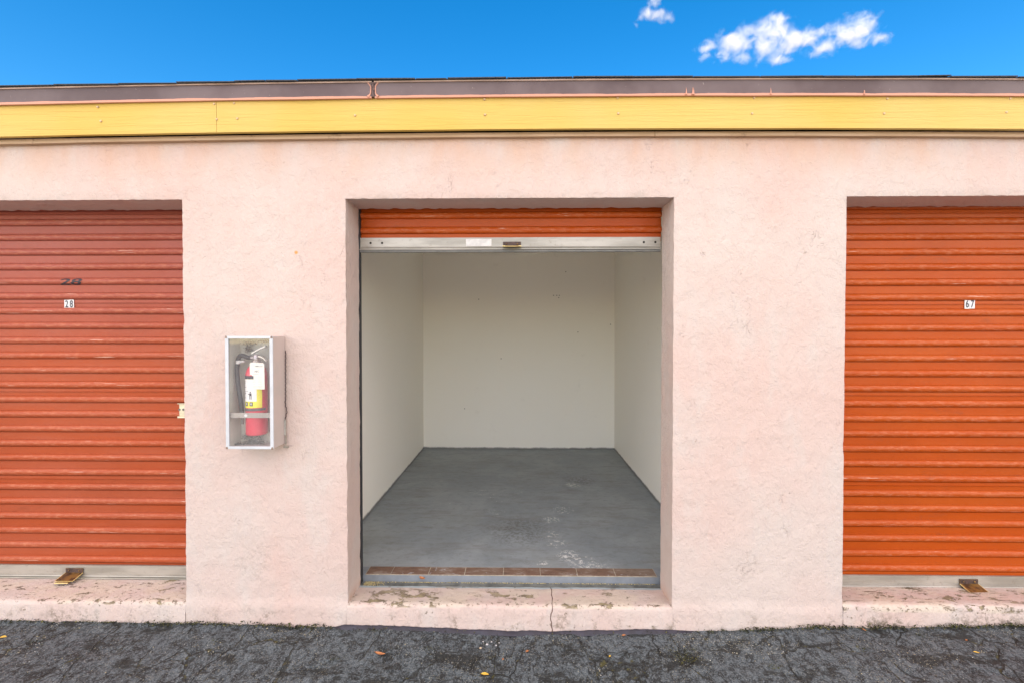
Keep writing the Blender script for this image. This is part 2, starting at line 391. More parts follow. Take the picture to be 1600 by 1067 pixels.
def frange(a, b, step):
    n = max(1, round((b-a)/step)); return [a + (b-a)*i/n for i in range(n)]
# wall: front sheet with openings, reveals of real depth
xs = []
cuts = [-X_END, -3.51, -1.786, -.916, .806, 1.694, 3.42, X_END]
for a, b in zip(cuts, cuts[1:]): xs += frange(a, b, .2 if max(abs(a), abs(b)) > 7 else .022)
xs.append(X_END)
zs = frange(-.15, .088, .022) + frange(.088, Z_HEAD, .022) + frange(Z_HEAD, 2.56, .022) + [2.56]
def in_open(x): return any(a < x < b for a, b in X_OPEN)
def rough(p, k=1.0):
    a = n1(p.x, p.y, p.z, 14)*.0026 + n1(p.x+5, p.y, p.z, 38)*.0022
    return Vector((a*k*.9, (n1(p.x, p.y+9, p.z, 5)*.0035 + a*.6)*k, (n1(p.x, p.y+3, p.z+7, 30)*.0028)*k))
bm = bmesh.new(); grid = {}
def gv(i, j):
    if (i, j) not in grid: grid[i, j] = bm.verts.new((xs[i], 0, zs[j]))
    return grid[i, j]
for i in range(len(xs)-1):
    for j in range(len(zs)-1):
        xm, zm = (xs[i]+xs[i+1])/2, (zs[j]+zs[j+1])/2
        if in_open(xm) and zm < Z_HEAD: continue
        bm.faces.new((gv(i, j), gv(i+1, j), gv(i+1, j+1), gv(i, j+1)))
bm.edges.ensure_lookup_table()
rim = [e for e in bm.edges if e.is_boundary and all(abs(v.co.x) < 3.6 and v.co.z < Z_HEAD+.001 for v in e.verts)
       and (abs(e.verts[0].co.x-e.verts[1].co.x) < 1e-5 or min(v.co.z for v in e.verts) > .2)]
for yy in (.006, .03, .06, .09, .12, .15, .18, .2):
    r = bmesh.ops.extrude_edge_only(bm, edges=rim)
    nv = [g for g in r['geom'] if isinstance(g, bmesh.types.BMVert)]
    for v in nv: v.co.y = yy
    rim = [g for g in r['geom'] if isinstance(g, bmesh.types.BMEdge) and all(abs(v.co.y-yy) < 1e-6 for v in g.verts)]
for v in bm.verts:
    co = v.co.copy()
    if co.y == 0:
        # soften arrises: pull the front corner back, and thicken the skim coat at the base
        near = min(min(abs(co.x-a), abs(co.x-b)) for a, b in X_OPEN)
        if (near < 1e-4 and co.z < Z_HEAD+1e-4) or (abs(co.z-Z_HEAD) < 1e-4 and in_open(co.x)): v.co.y += .004
        t = max(0, min(1, (.094 + n1(co.x, 0, 0, 3)*.014 - co.z)/.012)); v.co.y -= .009*t
    chip = max(0, n1(co.x, 3, co.z, 9)-.25)*.018 if (co.y < .01 and min(min(abs(co.x-a), abs(co.x-b)) for a, b in X_OPEN) < 1e-4 or (abs(co.z-Z_HEAD) < 1e-4 and in_open(co.x) and co.y < .01)) else 0
    v.co += rough(co)
    if chip: v.co.y += chip; v.co.z += chip*.3 if abs(co.z-Z_HEAD) < 1e-4 else 0
    if co.y > .19: v.co.z += n1(co.x, 0, 0, 22)*.006 if co.z > Z_HEAD-.01 else 0
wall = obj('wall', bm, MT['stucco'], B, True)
tag(wall, 'pink stucco front wall with hairline cracks')
# sills
for k, (x0, x1) in enumerate(X_OPEN):
    bm = bmesh.new(); zf, zb = SILL_F[k], SILL_B[k]
    ye = .2 if k == 1 else .26
    prof = [(-.009, -.15), (-.009, -.08), (-.008, -.04), (-.008, 0), (-.007, .03), (-.006, zf-.022), (-.003, zf-.010), (.004, zf-.003), (.014, zf)]
    prof += [(.014+(ye-.014)*i/8, zf+(zb-zf)*i/8) for i in range(1, 9)]
    X = frange(x0-.001, x1+.001, .02)+[x1+.001]; rows = []
    for x in X:
        row = []
        for (y, z) in prof:
            d = n1(x, y*3, z*2, 12)*.004 + n1(x, y*2, z, 35)*.0025
            row.append(bm.verts.new((x, y - (d if z < zf-.015 else 0) + (n1(x, 0, 0, 25)*.003 if abs(z-zf) < .012 and y < .02 else 0), z + (d*.7 if y > 0 else n1(x, 1, 0, 25)*.002))))
        rows.append(row)
    for a, b in zip(rows, rows[1:]):
        for i in range(len(prof)-1): bm.faces.new((a[i], b[i], b[i+1], a[i+1]))
    s = obj('door_sill', bm, MT['sill'], B, True)
    s['label'] = ('pink concrete sill under the left door with small dark chips', 'pink sill of the open unit with olive worn patches and a crack', 'pink sill under the right door with dark diagonal scrapes')[k]

# eaves: frieze board, fascia, drip edge, shingles, roof and hidden body
def long_box(bm, x0, x1, y0, y1, z0, z1, step=.1, jz=0, mi=0):
    X = frange(x0, x1, step)+[x1]; prev = None; first = None
    for x in X:
        d = bow(x); q = n1(x, z0, 0, 3)*jz
        r = [bm.verts.new(p) for p in ((x, y0+q, z0+d+q), (x, y1, z0+d+q), (x, y1, z1+d), (x, y0+q, z1+d))]
        if prev:
            for i in range(4): bm.faces.new((prev[i], r[i], r[(i+1) % 4], prev[(i+1) % 4])).material_index = mi
        else: bm.faces.new(r).material_index = mi
        prev = r
    bm.faces.new(prev[::-1]).material_index = mi
def zat(py, Y, px=811): return at(px, py, Y).z
Y_FA, Y_FR, Y_DR = -.060, -.022, -.075
zf0, zf1 = zat(214.5, Y_FR), zat(207.3, Y_FR)
bm = bmesh.new()
joints = [-X_END, -4.6, at(60, 220).x, at(1021, 210).x, 4.4, X_END]
for a, b in zip(joints, joints[1:]):
    long_box(bm, a+.0012, b-.0012, Y_FR, .02, zf0, zf1, .1, .002)
    long_box(bm, a+.0012, b-.0012, Y_FR-.006, Y_FR-.0005, zf0-.001, zf0+.011, .1, .001)
fr = obj('frieze_board', bm, MT['frieze'], B)
bm = bmesh.new(); zy0, zy1 = zat(202.0, Y_FA), zat(151, Y_FA)+.01
joints = [-X_END, -5.2, at(350, 180).x, at(1592, 175).x, 6.1, X_END]
for a, b in zip(joints, joints[1:]): long_box(bm, a+.001, b-.001, Y_FA, Y_FA+.02, zy0, zy1, .1, .0015)
fa = obj('fascia_board', bm, MT['yellow'], B)
bm = bmesh.new()
for px, py in ((153, 168), (158, 190), (335, 163), (339, 187), (366, 162), (371, 186), (555, 181), (757, 156), (758, 180), (965, 154), (966, 178), (1178, 154), (1175, 178), (1386, 155), (1381, 178), (1578, 155), (1572, 176)):
    q = at(px, py, Y_FA); res = bmesh.ops.create_cone(bm, cap_ends=True, segments=10, radius1=.0065, radius2=.0045, depth=.004, matrix=Matrix.Translation((q.x, Y_FA-.003, q.z)) @ Matrix.Rotation(R(90), 4, 'X'))
obj('nail_head', bm, plain('painted_nail', (.58, .42, .24), .5, .2), fa)['kind'] = 'stuff'
bm = bmesh.new(); zd0, zd1 = zat(151.5, Y_DR), zat(126.5, Y_DR)
print('eaves', zf0, zf1, zy0, zy1, zd0, zd1)
xj = at(583, 140, Y_DR).x
for a, b in ((-X_END, -3.9), (-3.9, xj-.008), (xj+.008, 4.2), (4.2, X_END)):
    long_box(bm, a, b, Y_DR, Y_DR+.012, zd0, zd1-.004, .05, .002)
dr = obj('drip_edge', bm, MT['drip'], B)
bm = bmesh.new()
for a, b in ((-X_END, xj-.006), (xj+.006, X_END)):
    long_box(bm, a, b, Y_DR-.006, Y_DR+.02, zd1-.0035, zd1+.003, .08, .001)
obj('drip_lip', bm, MT['drip_lip'], dr)
bm = bmesh.new()
tube(bm, [(xj + n1(i, 2)*.005, Y_DR+.002, zd0+bow(xj)+.004+(zd1-zd0-.008)*i/8) for i in range(9)], [.009, .007, .008, .006, .008, .009, .007, .01, .012], 8)
obj('joint_sealant', bm, plain('black_peach_sealant', (.10, .06, .055), .6, 0, .8, 90, .004), dr, True)
# curled peach paint beside the joint
bm = bmesh.new()
for s in (-1, 1):
    pts = [(xj + s*(.012 + .014*(1-min(1, 4*t*(1-t)*1.3))), Y_DR-.001, zd0+bow(xj)+.006+(zd1-zd0-.01)*t) for t in [i/10 for i in range(11)]]
    tube(bm, pts, [.0075, .005, .0035, .003, .003, .003, .0028, .003, .003, .0035, .004], 6)
for px in (1082, 1204, 1083.5, 1072, 1350):
    q = at(px, 150, Y_DR)
    tube(bm, [(q.x, Y_DR-.001, zd0+bow(q.x)+.004), (q.x+.001, Y_DR-.001, zd0+bow(q.x)+.022), (q.x, Y_DR, zd0+bow(q.x)+(.04 if px != 1350 else .026))], [.005, .0022, .0006], 6)
obj('paint_drip', bm, plain('peach_paint', (.55, .27, .19), .5), dr, True)['kind'] = 'stuff'
random.seed(4); bm = bmesh.new(); x = -X_END
slope = math.tan(R(14))
while x < X_END:
    wd = random.choice((.16, .30, .31, .33)); gap = .002 + random.random()*.005; up = random.random()**2.5*.003
    x1 = min(X_END, x+wd-gap); d = bow((x+x1)/2); z = zd1+.0035+d; tl = random.uniform(-.0018, .0018); t = .003+random.random()*.0025
    y0 = Y_DR-.016-random.random()*.004; L = .5
    v = [bm.verts.new(p) for p in ((x, y0, z+up), (x1, y0, z+up+tl), (x1, y0+L, z+L*slope), (x, y0+L, z+L*slope),
                                   (x, y0, z+up+t), (x1, y0, z+up+tl+t), (x1, y0+L, z+t+L*slope), (x, y0+L, z+t+L*slope))]
    for q in ((0,3,2,1),(4,5,6,7),(0,1,5,4),(1,2,6,5),(2,3,7,6),(3,0,4,7)): bm.faces.new([v[i] for i in q])
    x += wd
long_box(bm, -X_END, X_END, Y_DR-.010, .45, zd1+.0032, zd1+.006, .2)
zr = zd1+.004
v = [bm.verts.new(p) for p in ((-X_END, .3, zr+.07), (X_END, .3, zr+.07), (X_END, 4, zr+1.0), (-X_END, 4, zr+1.0), (-X_END, 8, zr-.05), (X_END, 8, zr-.05))]
bm.faces.new((v[0], v[1], v[2], v[3])); bm.faces.new((v[3], v[2], v[5], v[4]))
obj('roof', bm, MT['shingle'], B)
bm = bmesh.new()
box(bm, -X_END, X_END, .10, .215, 2.30, zd1-.03)                     # rafters' blocking behind the gap, closes the header
box(bm, -X_END, X_END, -.035, .12, zd1-.028, zd1-.008)
obj('eaves_shade_blocking', bm, MT['dark'], B)
bm = bmesh.new()
for a, b, c_, d in ((-X_END, X_END, 7.8, 8.0), (-X_END, -X_END+.2, .21, 7.8), (X_END-.2, X_END, .21, 7.8)): box(bm, a, b, c_, d, -.1, 2.75)
obj('outer_wall', bm, MT['stucco'], B)

# the open unit
XL, XR, YB, ZF, ZC = -1.183, 1.168, 3.2, .110, 2.62
bm = bmesh.new()
box(bm, XL-.05, XL, .217, YB+.05, .05, ZC); box(bm, XR, XR+.05, .217, YB+.05, .05, ZC); box(bm, XL, XR, YB, YB+.05, .05, ZC)
box(bm, XL-.05, XR+.05, .217, YB+.05, ZC+.002, ZC+.05)
box(bm, XL, -.93, .203, .2165, .08, 2.29); box(bm, .82, XR, .203, .2165, .08, 2.29)
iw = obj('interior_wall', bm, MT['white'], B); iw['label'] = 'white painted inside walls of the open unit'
fl_y = atz(800, 886.5, ZF).y; cb_y = atz(800, 898.5, ZF).y
print('floor y', fl_y, cb_y)
bm = bmesh.new()
X = frange(XL, XR, .04)+[XR]; Y = frange(fl_y, YB, .06)+[YB]
g = [[bm.verts.new((x, y, ZF + n1(x, y, 0, 2)*.003)) for x in X] for y in Y]
for a, b in zip(g, g[1:]):
    for i in range(len(X)-1): bm.faces.new((a[i], a[i+1], b[i+1], b[i]))
fl = obj('concrete_floor', bm, MT['floor'], B, True); fl['label'] = 'grey painted concrete floor with white scuff marks'
# curb with its row of bricks let into the top
bx0, bx1 = at(572, 895, .3).x+.02, at(1024, 895, .3).x
bx0, bx1 = atz(574, 892.5, ZF).x, atz(1022, 892.5, ZF).x
bm = bmesh.new()
box(bm, XL, XR, cb_y, fl_y+.01, .02, ZF-.004)
box(bm, XL, bx0-.004, cb_y, fl_y+.01, ZF-.0035, ZF-.0005); box(bm, bx1+.004, XR, cb_y, fl_y+.01, ZF-.0035, ZF-.0005)
obj('floor_curb', bm, MT['curb'], B)
bm = bmesh.new(); jx = [bx0] + [atz(p, 892.5, ZF).x for p in (612.5, 670.5, 726.7, 786.6, 844, 901, 959.6)] + [bx1]
random.seed(2)
for a, b in zip(jx, jx[1:]):
    dz = random.uniform(-.001, .001); box(bm, a+.0022, b-.0022, cb_y+.003, fl_y-.001, ZF-.003, ZF+.002+dz, 0, .0012)
br = obj('brick_threshold', bm, MT['brick'], B); br['label'] = 'row of eight worn brown bricks across the open doorway'
bm = bmesh.new(); box(bm, bx0-.002, bx1+.002, cb_y+.001, fl_y+.002, ZF-.0035, ZF+.0006); obj('mortar', bm, MT['mortar'], br)
bm = bmesh.new()
X = frange(-.93, .82, .03)+[.82]; Y = [.199, .212, .225, .24, cb_y+.002]
g = [[bm.verts.new((x, y, (.0655, .0655, .066, .067, .068)[j] + n1(x, y*3, 0, 9)*.002)) for x in X] for j, y in enumerate(Y)]
for a, b in zip(g, g[1:]):
    for i in range(len(X)-1): bm.faces.new((a[i], a[i+1], b[i+1], b[i]))
obj('door_channel', bm, MT['strip'], B, True)
# grit swept into the channel, thickest in the left corner
random.seed(8); bm = bmesh.new()
for i in range(900):
    if i < 330: x = -.905 + abs(random.gauss(0, .045)); y = random.uniform(.203, cb_y-.003)
    else: x = random.uniform(-.88, .79); y = cb_y-.003-abs(random.gauss(0, .003))
    s = random.uniform(.0012, .003); bmesh.ops.create_icosphere(bm, subdivisions=0 if False else 1, radius=s, matrix=Matrix.Translation((x, y, .0675+s*.3)))
gr = obj('grit', bm, plain('yellow_grit', (.40, .34, .17), .9, 0, .5, 150))
tag(gr, kind='stuff', label='yellowish grit swept along the threshold channel')
bm = bmesh.new()
box(bm, -.925, at(565, 600, .225).x, .206, .232, .08, 2.26); tr1 = obj('guide_track', bm, MT['track'], B)
bm = bmesh.new()
box(bm, at(1035.6, 600, .225).x, .82, .206, .232, .08, 2.26); obj('guide_track', bm, MT['track'], B)

# ---------------------------------------------------------------- roll-up doors
PER = .0858; Y0 = .235
def prof_pts():                                   # one period, measured down from the top of a rib: (dz, y)
    pts = [(0, Y0+.0015), (-.0004, Y0+.0035), (-.0018, Y0+.0030), (-.0026, Y0-.001)]
    for i in range(1, 10):
        t = i/10; pts.append((-.0026 - .0372*t, Y0-.001 - .0125*math.sin(math.pi*min(1, t*.94+.0))**.62))
    pts += [(-.0402, Y0-.0035), (-.0408, Y0+.0050), (-.0432, Y0+.0050), (-.0450, Y0)]
    return pts
PP = prof_pts()
def seam(pts0): return pts0 + [(-.0590, Y0), (-.0600, Y0-.0022), (-.0616, Y0-.0022), (-.0626, Y0+.0016), (-.0640, Y0+.0016), (-.0650, Y0-.0022), (-.0664, Y0-.0022), (-.0674, Y0)]
def curtain(x0, x1, zlo, zhi, zphase, nseam):
    """zphase: height of the dark under-edge of one rib"""
    k0 = math.ceil((zhi-zphase)/PER)+1; path = []
    k = k0
    while True:
        zt = zphase + .0408 + k*PER
        for dz, y in (seam(PP) if (k - nseam) % 6 == 0 else PP): path.append((zt+dz, y))
        if zt-PER < zlo: break
        k -= 1
    path = [p for p in path if zlo <= p[0] <= zhi]
    path = [(zhi, path[0][1])] + path + [(zlo, path[-1][1])]
    path.sort(key=lambda p: -p[0])
    X = frange(x0, x1, .12)+[x1]; bm = bmesh.new(); prev = None
    for x in X:
        col = [bm.verts.new((x, y + n1(x*1.2, z*.7, 0, 2)*.0018, z + n1(x*.9, 4, round(z/PER), 1)*.0012)) for z, y in path]
        if prev:
            for i in range(len(path)-1): bm.faces.new((prev[i], prev[i+1], col[i+1], col[i]))
        prev = col
    return bm, path
def prof_y(path, z):
    for (z0, y0), (z1, y1) in zip(path, path[1:]):
        if z1 <= z <= z0: return y0 + (y1-y0)*((z0-z)/(z0-z1) if z0 > z1 else 0)
    return Y0
def bar(door, x0, x1, z0, holes=()):
    bm = bmesh.new()
    pr = [(z0+.072, .229), (z0+.072, .217), (z0+.020, .215), (z0+.018, .208), (z0+.013, .206), (z0+.011, .212), (z0+.0075, .212), (z0+.006, .204), (z0+.0015, .203), (z0, .207), (z0, .229)]
    X = frange(x0, x1, .15)+[x1]; prev = None
    for x in X:
        col = [bm.verts.new((x, y, z + n1(x, 0, 0, 1.5)*.001)) for z, y in pr]
        if prev:
            for i in range(len(pr)): bm.faces.new((prev[i], prev[(i+1) % len(pr)], col[(i+1) % len(pr)], col[i]))
        else: bm.faces.new(col)
        prev = col
    bm.faces.new(prev[::-1])
    b = obj('bottom_bar', bm, MT['bar'], door)
    bm = bmesh.new(); box(bm, x0, x1, .2095, .227, z0-.012, z0-.0002, 0, .002); obj('rubber_seal', bm, MT['rubber'], door)
    for hx in holes:
        bm = bmesh.new(); bmesh.ops.create_cone(bm, cap_ends=True, segments=16, radius1=.0065, radius2=.0065, depth=.002, matrix=Matrix.Translation((hx, .2158, z0+.042)) @ Matrix.Rotation(R(90), 4, 'X'))
        obj('bolt_hole', bm, MT['hole'], door)
    return b
def handle(door, xc, z0, drop=.016, out=.062):
    """bent pull plate: upright flange screwed to the bar, tread folded outward with a lip"""
    bm = bmesh.new(); h = .051
    box(bm, xc-h, xc+h, .2095, .2142, z0+.028, z0+.058, 1, .0008)
    def slab(p, th, x0, x1, mi):
        vs = [[bm.verts.new((x, y, z+o)) for (y, z) in p] for x in (x0, x1) for o in (0, th)]
        for a, b in ((0, 2), (3, 1), (1, 0), (2, 3)):
            for i in range(len(p)-1): bm.faces.new((vs[a][i], vs[b][i], vs[b][i+1], vs[a][i+1])).material_index = mi
        for q in (0, len(p)-1): bm.faces.new((vs[0][q], vs[1][q], vs[3][q], vs[2][q])).material_index = 2
        for q in ((0, 1), (2, 3)):
            for i in range(len(p)-1): pass
    pth = [(.2095, z0+.030), (.2095-out*.55, z0+.030-drop*.6), (.2095-out, z0+.030-drop)]
    slab(pth, .0035, xc-h, xc+h, 0)
    # bright bare-metal edges and turned-up lip
    e = .0026
    for sx in (-1, 1):
        tube(bm, [(xc+sx*h, y, z+.0018) for y, z in pth], e, 6, 2)
    box(bm, xc-h+.012, xc+h-.012, .2095-out-.014, .2095-out-.0005, z0+.026-drop, z0+.030-drop, 0)
    tube(bm, [(xc-h+.012, .2095-out-.0145, z0+.028-drop), (xc+h-.012, .2095-out-.0145, z0+.028-drop)], e, 6, 2)
    for sx in (-.6, .6):
        bmesh.ops.create_uvsphere(bm, u_segments=8, v_segments=5, radius=.005, matrix=Matrix.Translation((xc+sx*h, .2092, z0+.045)))
    return obj('pull_handle', bm, [MT['latch'], MT['latch_dark'], MT['latch_edge']], door)
def number(door, s, xc, zc, path, size=.047, w=.056, hh=.051):
    bm = bmesh.new(); yb = Y0-.0042
    for k in (0, 1):
        x0 = xc + (k-1)*w/2 + .0012*k; z_ = zc + (.0015 if k else 0)
        box(bm, x0, x0+w/2-.0006, yb, yb+.0012, z_-hh/2, z_+hh/2)
    st = obj('number_sticker', bm, MT['sticker'], door)
    for k, ch in enumerate(s):
        tb = text_mesh(ch, size*1.22)
        for v in tb.verts:
            x, z = v.co.x*.66, v.co.y*1.0
            v.co = Vector((xc + (k-.5)*w/2 + x + .0005, yb-.0006, zc + z))
        if k == 0: allb = tb
        else:
            me = bpy.data.meshes.new('t'); tb.to_mesh(me); allb.from_mesh(me); tb.free(); bpy.data.meshes.remove(me)
    obj('digits', allb, MT['ink'], st)
zphL, zphR = at(150, 514, Y0).z, at(1450, 517.5, Y0).z
doors = []
# left, shut
x0, x1 = X_OPEN[0]; zb = at(200, 904, .205).z
bm, path = curtain(x0-.03, x1+.03, zb+.05, 2.34, zphL, 1)
ks = round((at(109, 476, Y0).z - zphL)/PER + .26)
bm.free(); bm, path = curtain(x0-.03, x1+.03, zb+.05, 2.34, zphL, ks)
dL = obj('roll_up_door', bm, MT['door_old'], B, True); dL['label'] = 'shut faded red roll-up door numbered 28'
bar(dL, x0-.02, x1+.02, zb); q = at(116, 896, .21); handle(dL, q.x, zb)
q = at(109, 476, Y0); number(dL, '28', q.x, q.z, path)
q = at(111, 440.5, Y0-.01); tb = text_mesh('28', .075)
for e_ in (1,):
    for v in tb.verts: v.co = Vector((v.co.x*1.75 + v.co.y*.35, 0, v.co.y*.66))
    bb = tb; zlo, zhi = min(v.co.z for v in bb.verts), max(v.co.z for v in bb.verts)
    zc = zlo+.0015
    while zc < zhi:
        bmesh.ops.bisect_plane(bb, geom=bb.verts[:]+bb.edges[:]+bb.faces[:], plane_co=(0, 0, zc), plane_no=(0, 0, 1)); zc += .0015
    mid = (zlo+zhi)/2
    for v in bb.verts:
        z = q.z + (v.co.z-mid); x = q.x+v.co.x
        v.co = Vector((x, prof_y(path, z) + n1(x*1.2, z*.7, 0, 2)*.0018 - .0012, z))
obj('painted_number', bb, MT['spray'], dL)
# slotted latch keeper at its right edge
bm = bmesh.new(); a, b = at(276, 627, .2), at(290, 653, .2)
box(bm, a.x+.006, x1+.01, .212, .2155, b.z+.012, a.z-.014, 0, .001)
box(bm, a.x, x1+.01, .203, .2155, a.z-.0145, a.z-.011, 0); box(bm, a.x+.003, x1+.01, .200, .2155, b.z+.001, b.z+.0115, 0, .001)
kp = obj('latch_keeper', bm, MT['zinc'], dL)
bm = bmesh.new()
for px, r_ in ((280, .0055), (286, .0055)):
    c0 = at(px, 639.5, .21); bmesh.ops.create_cone(bm, cap_ends=True, segments=14, radius1=r_*1.2, radius2=r_, depth=.003, matrix=Matrix.Translation((c0.x, .2105, c0.z)) @ Matrix.Rotation(R(90), 4, 'X'))
obj('screw', bm, MT['rubber'], kp)
# right, shut
x0, x1 = X_OPEN[2]; zb = at(1450, 920.5, .205).z
ks = round((at(1514, 476, Y0).z - zphR)/PER + .26)
bm, path = curtain(x0-.03, x1+.03, zb+.05, 2.34, zphR, ks)
dR = obj('roll_up_door', bm, MT['door'], B, True); dR['label'] = 'shut bright orange roll-up door numbered 67'
bar(dR, x0-.02, x1+.02, zb); q = at(1514, 911, .21); handle(dR, q.x, zb)
q = at(1514, 476, Y0); number(dR, '67', q.x, q.z, path)
# middle, rolled up
x0, x1 = X_OPEN[1]; zb = at(800, 390.5, .203).z
bm, path = curtain(x0-.005, x1+.005, zb+.05, 2.40, at(800, 365.2, Y0).z, -2)
dC = obj('roll_up_door', bm, MT['door'], B, True); dC['label'] = 'orange roll-up door of the open unit, rolled almost fully up'
hx = [at(p, 381, .215).x for p in (579, 597, 1006, 1024)]
bar(dC, x0+.002, x1-.004, zb, hx); q = at(800, 382, .2); handle(dC, q.x, zb-.012, .004, .03)
bm = bmesh.new(); a, b = at(728, 374, .213), at(768, 385, .213)
box(bm, a.x, b.x, .2128, .2140, b.z, a.z)
me_lab = obj('maker_sticker', bm, plain('dull_sticker', (.62, .60, .58), .5), dC)
bm = bmesh.new()
tube(bm, [(x0-.1, .40, 2.42), (x1+.1, .40, 2.42)], .15, 28); obj('rolled_curtain', bm, MT['door'], dC, True)

# ---------------------------------------------------------------- ground
bm = bmesh.new()
X = [-60, -30, -15, -8, -5.5] + frange(-4.2, -3, .04) + frange(-3, 3, .011) + frange(3, 4.2, .04) + [4.2, 5.5, 8, 15, 30, 60]
Y = [-70, -35, -18, -9, -5, -3, -2, -1.4] + frange(-1.1, -.6, .03) + frange(-.6, .03, .010) + [.03]
def ground_z(x, y):
    f = max(0, min(1, (y+6)/5))
    z = gz(x)*f - .03*(1-f)
    if abs(x) < 4.3 and y > -1.2: z += n1(x, y, 0, 2.2)*.006 + n1(x, y, 3, 9)*.003 + n1(x, y*1.3, 6, 26)*.0028 + abs(n1(x, y, 2, 40))*.004 - max(0, n1(x, y*1.5, 8, 7)-.2)*.02
    if y > -.03: z += .002*n1(x, 0, 0, 20)
    return z
g = [[bm.verts.new((x, y, ground_z(x, y))) for x in X] for y in Y]
for a, b in zip(g, g[1:]):
    for i in range(len(X)-1): bm.faces.new((a[i], a[i+1], b[i+1], b[i]))
gnd = obj('asphalt_road', bm, MT['asphalt'], None, True); tag(gnd, kind='structure')
v = None
bm = bmesh.new(); X = [-60, -8, 0, 8, 60]; Y = [-70, -20, -8, -3, -2.45, -1.75]
g = [[bm.verts.new((x, y, max(ground_z(x+d, y+e) for d in (0, .2) for e in (0,)) + .012 + .01*(y < -2))) for x in X] for y in Y]
for a, b in zip(g, g[1:]):
    for i in range(len(X)-1): bm.faces.new((a[i], a[i+1], b[i+1], b[i]))
tag(obj('added_bounce_drive', bm, plain('added_bounce_surface', (.48, .44, .38), .9, 0, .15, 3, .002)), kind='structure')  # pale sheet added out of view to bounce light onto the building
# tar squeezed against the wall below the open unit
bm = bmesh.new(); X = frange(-.98, .93, .012)+[.93]; prev = None
for x in X:
    e = max(.02, min(1, (x+.98)/.06, (.93-x)/.25)); z = gz(x)
    h = (.013 + n1(x, 0, 0, 9)*.006 + n1(x, 0, 0, 40)*.003)*e
    r = [bm.verts.new(p) for p in ((x, -.0125, z+h), (x, -.017-.004*e, z+h*.8), (x, -.026-.006*e+n1(x, 2, 0, 12)*.004, z-.003))]
    if prev:
        for i in range(2): bm.faces.new((prev[i], prev[i+1], r[i+1], r[i]))
    prev = r
tag(obj('tar_seam', bm, MT['tar'], None, True), kind='structure')

# moss along the foot of the wall and in the pits
random.seed(11)
def moss(name, spots, label, n_each=1):
    bm = bmesh.new()
    for (x, y, z, s) in spots:
        for _ in range(n_each):
            c0 = Vector((x, y, z)) + Vector((random.gauss(0, s*.5), random.gauss(0, s*.3), abs(random.gauss(0, s*.35))))
            k = random.uniform(.35, 1)*s
            vs = [bm.verts.new(c0 + Vector((random.uniform(-1, 1), random.uniform(-1, 1), random.uniform(-.5, 1)))*k) for _ in range(3)]
            f = bm.faces.new(vs); f.material_index = random.choice((0, 0, 0, 1, 2))
    return tag(obj(name, bm, [MT['moss_dark'], MT['moss'], MT['moss_olive']]), label, kind='stuff')
MT['moss_dark'] = plain('black_moss', (.018, .020, .010), .95, 0, .3); MT['moss'] = plain('moss', (.055, .062, .018), .95, 0, .4, 80)
MT['moss_olive'] = plain('olive_moss', (.12, .115, .03), .95, 0, .4, 80)
sp = []
for i in range(10000):
    x = random.uniform(-2.9, 3.2)
    d = lerp_tab([(-3, .3), (-2.4, .25), (-1.8, .6), (-1.25, 1), (-1.0, .5), (-.95, .08), (.9, .06), (1.1, .7), (1.5, 1), (2.1, 1), (3.2, 1.1)], x)
    d *= .5 + max(0, n1(x, 5, 0, 6)+.35)
    if random.random() < d: yy = -.016-abs(random.gauss(0, .009)); sp.append((x, yy, ground_z(x, yy)+.002 + abs(random.gauss(0, .010))*d*(.6+2.4*max(0, n1(x, 0, 0, 8))), .0085))
moss('moss', sp, 'dark green moss along the foot of the pink wall')
sp = []
for px, py, r_, n_ in ((1068, 1018, .045, 420), (1075, 1030, .03, 200), (590, 985, .02, 50), (1210, 1045, .02, 60), (335, 1005, .02, 60), (1350, 1020, .02, 60), (520, 1030, .02, 60), (1440, 1000, .015, 50), (672, 1010, .02, 60), (55, 1005, .03, 60)):
    q = atz(px, py, -.03)
    for i in range(n_):
        x, y = q.x+random.gauss(0, r_), q.y+random.gauss(0, r_*.5); sp.append((x, y, ground_z(x, y)+.002, .006))
moss('moss_tuft', sp, 'small tufts of moss and grit in the asphalt')

random.seed(77); bm = bmesh.new()
for i in range(9000):
    x = random.uniform(-2.9, 2.9); y = -.03 - abs(random.gauss(0, .17))
    if n1(x, y*1.5, 0, 3) + n1(x, y, 0, 11)*.6 < -.05 + random.random()*.25: continue
    k = random.uniform(.0014, .0030)*(1.6 if random.random() < .06 else 1); c0 = Vector((x, y, ground_z(x, y)+k*.4))
    vs = [bm.verts.new(c0+Vector((random.uniform(-1, 1), random.uniform(-1, 1), random.uniform(-.3, 1)))*k) for _ in range(4)]
    mi = random.choice((0, 0, 0, 1, 1, 2))
    for q in ((0, 1, 2), (0, 2, 3), (0, 3, 1), (1, 3, 2)): bm.faces.new([vs[j] for j in q]).material_index = mi
tag(obj('grit', bm, [plain('cream_chip', (.42, .38, .26), .8), plain('grey_chip', (.30, .31, .31), .8), plain('white_chip', (.62, .62, .58), .7)]), 'loose cream and white grit chips scattered over the asphalt', kind='stuff')
